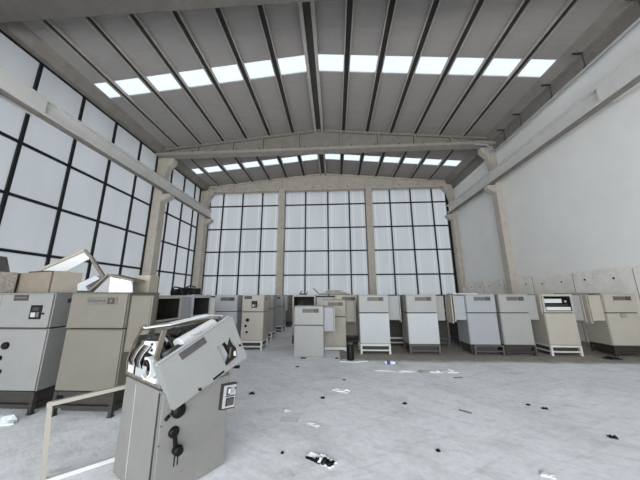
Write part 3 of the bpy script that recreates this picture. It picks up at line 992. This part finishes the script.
b.bar(pq(.79, .46, -0.046), pq(.80, .72, -0.046), .014, .012, BLACK)
b.prism([pq(u, v, -0.058) for u, v in ((.87, .74), (.90, .74), (.88, .85), (.85, .82))], (0, 0.006, 0), SHEETW)
b.build('broken_window', panel)

# ---------------------------------------------------------------- empty frame leaning on it
b = MB()
A0, A1, A2, A3 = Vector((-2.56, 2.45, 0.022)), Vector((-2.71, 2.52, .60)), Vector((-2.20, 2.90, .655)), Vector((-2.10, 2.87, 0.03))
for p, q, m_ in ((A0, A1, TAN), (A1, A2, TAN), (A2, A3, DSTEEL), (A3, A0, WPAINT)):
    e = (q - p).normalized() * .018
    b.bar(p - e, q + e, 0.036, 0.042, m_, up=(0.74, -0.67, 0))
tag(b.build('door_frame'), 'empty tan metal frame standing between the tan machine and the battered one', 'frame')

# ================================================================= THINGS ON TOP OF THE MACHINES
CROT = -0.29
t = thing('carton', 'long tan metal box lying at an angle on the left knobbed machine', 'box', (-4.37, 3.70, 1.648), CROT)
b = MB()
b.box(-1.0, 0.0, 0.0, 0.385, 0, 0.325, CARDD, 0.008)
b.box(-0.012, 0.004, -0.004, 0.02, 0, 0.325, RUST)
b.box(-1.0, -0.985, -0.004, 0.02, 0, 0.325, RUST)
b.build('box_body', t)
b = MB()
b.box(0.0, 0.008, 0.02, 0.385, 0.0, 0.33, CARD, 0.002)
b.build('end_cover', t)
b = MB()
b.box(-0.72, -0.18, 0.02, 0.30, 0.326, 0.345, DSTEEL)
b.build('dark_lid', t)
b = MB()
b.box(-0.22, 0.22, 0, 0.22, 0, 0.33, MOTTLED, 0.01)
tag(b.build('carton', None, (-5.48, 3.76, 1.648), -0.29), 'mottled grey box at the left edge, left of the long tan box', 'box')
b = MB()
b.prism([(-0.22, 0, 0), (0.10, 0, 0), (0.05, 0, 0.07), (-0.12, 0, 0.27), (-0.22, 0, .28)], (0, 0.14, 0), STEEL)
tag(b.build('metal_scrap', None, (-5.50, 3.80, 1.985), -0.29), 'dark wedge of scrap metal on the mottled box at the left edge', 'scrap')

# tilted white cover with a tan rim lying over the box
t = thing('steel_cover', 'tilted white cover with a thin tan rim propped behind the long tan box', 'lid', (-4.4, 4.25, 1.65))
P = [Vector((-0.86, -.02, .39)), Vector((-0.09, 0.0, .75)), Vector((0.03, .03, .62)), Vector((-0.42, .05, .38))]
b = MB()
b.prism(P, (0, .012, 0), SHEETW)
b.build('sheet', t)
b = MB()
b.bar(P[0], P[1], 0.05, 0.03, CARD, up=(0, 1, 0))
b.bar(P[1], P[2], 0.05, 0.02, BROWN, up=(0, 1, 0))
b.bar(P[2], (0.34, .05, .24), 0.05, 0.045, BROWN, up=(0, 1, 0))
b.bar((0.34, .05, .24), (0.36, .06, .0), 0.05, 0.03, BROWN, up=(0, 1, 0))
b.build('rim', t)
# dented plate between the box and the roof-shaped hood
b = MB()
b.prism([(-0.17, 0, 0.02), (-0.19, 0, 0.135), (0.07, .02, 0.27), (0.15, .02, 0.22), (-0.05, 0, 0.10), (0.02, 0, .02)], (0, .16, 0), PALE)
b.box(-.17, .12, -.01, .16, 0, .03, DSTEEL)
tag(b.build('dented_plate', None, (-3.90, 3.86, 1.648)), 'dented pale plate between the long tan box and the roof-shaped hood', 'plate')

t = thing('roof_hood', 'loose roof-shaped hood with a white inside lying on the large tan machine', 'hood', (-3.44, 3.70, 1.65))
b = MB()
b.bar((-0.25, 0.10, 0.02), (0.0, 0.10, 0.265), 0.26, 0.022, BROWN, up=(-0.6, 0, 0.8))
b.bar((0.0, 0.10, 0.265), (0.41, 0.10, 0.175), 0.26, 0.022, BROWN, up=(0.2, 0, 1))
b.build('top_sheet', t)
b = MB()
b.prism([(-0.22, 0.02, 0.0), (0.06, 0.02, 0.0), (0.03, 0.02, 0.24), (0.0, 0.02, 0.25)], (0, 0.15, 0), GREY)
b.build('end_sheet', t)
b = MB()
b.prism([(0.06, -0.02, 0.0), (0.44, -0.03, 0.0), (0.41, -0.02, 0.11), (0.36, 0.0, 0.165), (0.03, 0.0, 0.23)], (0, 0.015, 0), SHEETW)
b.build('inner_sheet', t, None)
b = MB()
b.box(-0.14, 0.14, 0, 0.22, 0, 0.28, CARD, 0.008)
tag(b.build('carton', None, (-3.17, 4.03, 1.647)), 'plain tan box right behind the roof-shaped hood', 'box')

# black bundle on the far empty-hooded machine
t = thing('black_bundle', 'black bundle of machine parts on top of the second empty-hooded machine', 'bundle', (-3.64, 6.1, 1.602), 0.0)
b = MB()
random.seed(3)
b.box(-0.30, 0.02, -0.14, 0.14, 0, 0.15, BLACK, 0.04)
b.box(0.0, 0.31, -0.12, 0.16, 0.02, 0.17, BLACK, 0.03)
for i in range(10):
    x = random.uniform(-.28, .28)
    b.bar((x, -.15, random.uniform(.02, .12)), (x + random.uniform(-.08, .08), -.16, random.uniform(.06, .19)), .03, .03, BLACK)
b.build('casing', t)
b = MB()
b.tube([(-0.28, -.1, .13), (-0.2, -.12, .2), (0, -.1, .16), (.15, -.1, .22), (.30, -.1, .19)], .018, DSTEEL, 8)
b.build('hose', t)
# stacked lids and rods on the middle cluster
for i, (x, z, w_, m_) in enumerate(((0.30, 1.602, .72, BROWN), (0.22, 1.664, .60, PALE), (0.12, 1.722, .42, CREAMM))):
    b = MB()
    b.box(-w_, w_ * .3, 0, .5, 0, 0.045, m_, 0.008)
    b.box(-w_, w_ * .3, -.01, .02, -0.0, 0.02, RUST)
    tag(b.build('steel_cover', None, (x, 9.05, z), 0.05 * (i - 1)), ('brown lid, lowest of the stack above the middle cluster', 'pale lid in the middle of the stack above the middle cluster', 'cream lid topmost of the stack above the middle cluster')[i], 'lid', 'lids stacked on the middle cluster')
b = MB()
b.bar((-0.05, 0, 0.02), (0.04, 0, .15), .03, .03, DSTEEL)
b.bar((-0.02, 0, 0.03), (0.22, 0, .03), .10, .05, DSTEEL)
b.bar((0.20, 0, 0.03), (0.25, 0, .12), .03, .03, DSTEEL)
tag(b.build('bracket', None, (-1.22, 9.2, 1.60)), 'dark bent bracket on top of the machine with the black hood opening', 'bracket')
b = MB()
b.tube([(0.0, 0, 0.0), (-0.22, 0, .22)], .014, DSTEEL, 8)
b.tube([(0.0, 0, 0.02), (0.20, .0, .02)], .014, DSTEEL, 8)
tag(b.build('bent_rod', None, (-0.55, 9.2, 1.76 - .16 + .012)), 'thin bent rod sticking up between the short machine and the lid stack', 'rod')
b = MB()
b.box(-.30, .42, 0, .4, 0, .03, SHEETW, .008)
tag(b.build('steel_cover', None, (3.72, 7.75, 1.602), 0.05), 'white lid lying on the blue-grey machine of the right row', 'lid')
b = MB()
b.box(-.48, .44, 0, .4, 0, .022, BROWN, .006)
tag(b.build('steel_cover', None, (6.95, 7.66, 1.603), 0.0), 'brown lid across the side boxes near the last machine', 'lid')

# ================================================================= THINGS ON THE FLOOR
t = thing('canister', 'black upright canister with a pale cap beside the first machine of the right row', 'canister', (0.36, 6.82, 0.02))
b = MB()
b.lathe([(0.085, 0.0), (0.088, 0.02), (0.088, 0.345), (0.07, 0.37)], (0, 0, 0), BLACK, 24)
b.build('can_body', t)
b = MB()
b.lathe([(0.078, 0.37), (0.078, 0.40), (0.05, 0.41)], (0, 0, 0), STEEL, 20)
b.build('cap', t)
b = MB()
b.prism([(-.27, -.10, 0), (.1, -.16, 0), (.42, -.05, 0), (.36, .06, 0), (-.2, .10, 0)], (0, 0, .018), SHEETW)
tag(b.build('cardboard_sheet', None, (0.36, 6.80, 0.001)), 'pale flat sheet under the black canister', 'sheet')

def crumple(name, pts, h, m, label, cat, loc, rotz=0.0, seed=1, group=None, m2=None, sub=8):
    """a crumpled thin piece: outline sampled as a grid with folds, closed below"""
    rnd = random.Random(seed)
    (x0, x1), (y0, y1) = pts
    b = MB()
    nx, ny = sub, max(4, sub // 2)
    top = [[None] * (ny + 1) for _ in range(nx + 1)]
    bot = [[None] * (ny + 1) for _ in range(nx + 1)]
    for i in range(nx + 1):
        for j in range(ny + 1):
            u, v = i / nx, j / ny
            edge = min(u, 1 - u, v, 1 - v)
            x = x0 + (x1 - x0) * u + rnd.uniform(-1, 1) * (x1 - x0) * .05
            y = y0 + (y1 - y0) * v + rnd.uniform(-1, 1) * (y1 - y0) * .10
            z = 0.006 + h * (rnd.uniform(.25, 1) if edge > 0 else rnd.uniform(.0, .3))
            top[i][j] = b.bm.verts.new((x, y, z))
            bot[i][j] = b.bm.verts.new((x, y, 0.0 if edge == 0 else max(0.0, z - 0.012)))
    fs, fs2 = [], []
    for i in range(nx):
        for j in range(ny):
            f = b.bm.faces.new((top[i][j], top[i + 1][j], top[i + 1][j + 1], top[i][j + 1]))
            (fs2 if (m2 and m2[1](i / nx, j / ny)) else fs).append(f)
            fs.append(b.bm.faces.new((bot[i][j], bot[i][j + 1], bot[i + 1][j + 1], bot[i + 1][j])))
    for i in range(nx):
        for j in (0, ny):
            fs.append(b.bm.faces.new((top[i][j], top[i + 1][j], bot[i + 1][j], bot[i][j])))
    for j in range(ny):
        for i in (0, nx):
            fs.append(b.bm.faces.new((top[i][j], top[i][j + 1], bot[i][j + 1], bot[i][j])))
    b._fin(fs, m)
    if fs2:
        b._fin(fs2, m2[0])
    return tag(b.build(name, None, loc, rotz), label, cat, group)

# black and white wrapper, twisted in the middle
t = thing('wrapper', 'twisted black and white wrapper lying nearest on the floor', 'wrapper', (-0.17, 2.91, 0.0), math.radians(-32))
t.scale = (.72, .72, .72)
crumple('white_end', ((-.20, -.04), (-.055, .06)), .05, SHEETW, None, None, (0, 0, 0.001), 0, 4).parent = t
crumple('black_middle', ((-.20, .06), (-.085, -.045)), .025, BLACK, None, None, (0, 0, 0.001), 0, 5).parent = t
crumple('printed_end', ((-.05, .22), (-.075, .07)), .055, SHEETW, None, None, (0, 0, 0.001), 0, 6, None, (BLACK, lambda u, v: v < .55 and u > .25 or u > .75 or (u < .2 and v < .3)), 12).parent = t

SCR = [  # x, y, size x, size y, height, material, rotation, label, name
    (1.03, 6.0, .22, .05, .02, SHEETW, -.15, 'long white scrap, leftmost in the line of torn foam', 'foam_scrap'),
    (1.50, 5.96, .17, .06, .03, SHEETW, .12, 'white scrap, second in the line of torn foam', 'foam_scrap'),
    (1.83, 5.92, .09, .06, .04, MUD, .1, 'small grey scrap inside the line of torn foam', 'foam_scrap'),
    (2.09, 5.96, .13, .07, .03, SHEETW, .0, 'white scrap, second from the end of the torn foam line', 'foam_scrap'),
    (2.40, 6.0, .13, .12, .05, SHEETW, .2, 'rounded white scrap at the right end of the torn foam line', 'foam_scrap'),
    (0.08, 4.78, .14, .06, .04, SHEETW, -.4, 'crumpled white paper in the middle of the open floor', 'paper_scrap'),
    (-0.30, 3.60, .08, .025, .015, SHEETW, -.6, 'narrow white strip right of the clear sheet', 'paper_scrap'),
    (-0.71, 4.0, .045, .05, .02, SHEETW, .3, 'white crumb left of the crumpled paper', 'paper_scrap'),
    (1.89, 2.80, .05, .035, .02, SHEETW, -.5, 'tiny white paper nearest the right front', 'paper_scrap'),
    (-1.40, 4.57, .07, .035, .04, BLACK, .1, 'black chunk right of the battered machine', 'debris_chunk'),
    (-0.84, 7.0, .10, .05, .03, BLACK, .0, 'black lump at the foot of the short machine', 'debris_chunk'),
    (0.02, 7.02, .06, .04, .03, DSTEEL, .3, 'dark lump left of the canister', 'debris_chunk'),
    (2.96, 4.22, .055, .03, .025, BLACK, -.3, 'black chip at the right of the open floor, larger of a pair', 'debris_chunk'),
    (2.82, 4.34, .035, .025, .02, BLACK, -.2, 'black chip at the right of the open floor, smaller of a pair', 'debris_chunk'),
    (3.13, 3.48, .06, .035, .03, BLACK, -.4, 'black chip nearest the front right corner', 'debris_chunk'),
    (6.92, 7.28, .16, .08, .06, BLACK, -.1, 'black clump before the last machine of the right row', 'debris_chunk'),
    (1.05, 3.12, .03, .025, .02, BLACK, .0, 'lone black pebble low in the open floor', 'debris_chunk'),
    (-0.88, 6.2, .06, .035, .02, DSTEEL, .2, 'flat dark chip before the short machine', 'debris_chunk'),
    (0.15, 5.35, .04, .03, .015, DSTEEL, .2, 'small dark chip above the crumpled paper', 'debris_chunk'),
    (-4.30, 3.44, .15, .10, .09, CLEAR, .4, 'crumpled cloudy plastic at the foot of the left knobbed machine', 'plastic_bag'),
]
for i, (x, y, sx, sy, h, m_, r, lb, nm) in enumerate(SCR):
    if nm == 'debris_chunk' and y < 7.2:
        sx, sy, h = sx * .68, sy * .68, h * .8
    crumple(nm, ((-sx, sx), (-sy, sy)), h, m_, lb, {'foam_scrap': 'scrap', 'paper_scrap': 'paper', 'debris_chunk': 'debris', 'plastic_bag': 'bag'}[nm],
            (x, y, 0.001), r, 20 + i, {'foam_scrap': 'line of torn foam', 'paper_scrap': 'paper scraps on the floor', 'debris_chunk': 'dark debris on the floor'}.get(nm), None, 6)

b = MB()
b.box(-.115, .115, -.065, .065, 0, .006, CLEAR)
b.box(-.115, .115, -.068, -.062, 0, .010, MUD)
tag(b.build('clear_sheet', None, (-0.62, 3.72, 0.001), -.06), 'clear rectangular sheet lying flat on the floor', 'sheet')
for x, y, l_, r, lb in ((2.38, 5.57, .18, .1, 'thin stick lying on the open floor just in front of the torn foam line'), (1.78, 4.06, .16, -.7, 'thin stick lying at a slant, nearer the camera than the torn foam line'),):
    b = MB()
    b.bar((-l_ / 2, 0, .008), (l_ / 2, 0, .008), .014, .014, RUST)
    tag(b.build('stick', None, (x, y, 0.001), r), lb, 'stick')

t = thing('plastic_bottle', 'small clear plastic bottle with a blue label lying before the right row', 'bottle', (1.27, 6.5, 0.042), math.radians(-8))
b = MB()
b.lathe([(0.028, -.13), (0.038, -.12), (0.038, .06), (0.03, .10), (0.014, .125)], (0, 0, 0), CLEAR, 18, 'X')
b.build('bottle_body', t)
b = MB()
b.lathe([(0.0395, -.08), (0.0395, 0.0)], (0, 0, 0), BLUE, 18, 'X')
b.build('label_band', t)
b = MB()
b.lathe([(0.016, .122), (0.016, .15)], (0, 0, 0), DSTEEL, 12, 'X')
b.build('cap', t)
b = MB()
b.box(-.09, .09, -.07, 0, 0, .32, SHEETW, .01)
tag(b.build('switch_box', None, (8.46, 17.45, 1.72)), 'small white box low on the far right corner column', 'switch box')
for i, (x, y, sx, lb) in enumerate(((-0.57, 3.0, .016, 'tiny black pebble left of the twisted wrapper'), (-0.22, 4.45, .03, 'tiny dark chip below the crumpled white paper'), (1.02, 4.3, .03, 'tiny dark chip on the bare floor below the torn foam line'))):
    crumple('debris_chunk', ((-sx, sx), (-sx * .7, sx * .7)), .02, BLACK, lb, 'debris', (x, y, 0.001), 0.3 * i, 60 + i, 'dark debris on the floor', None, 5)
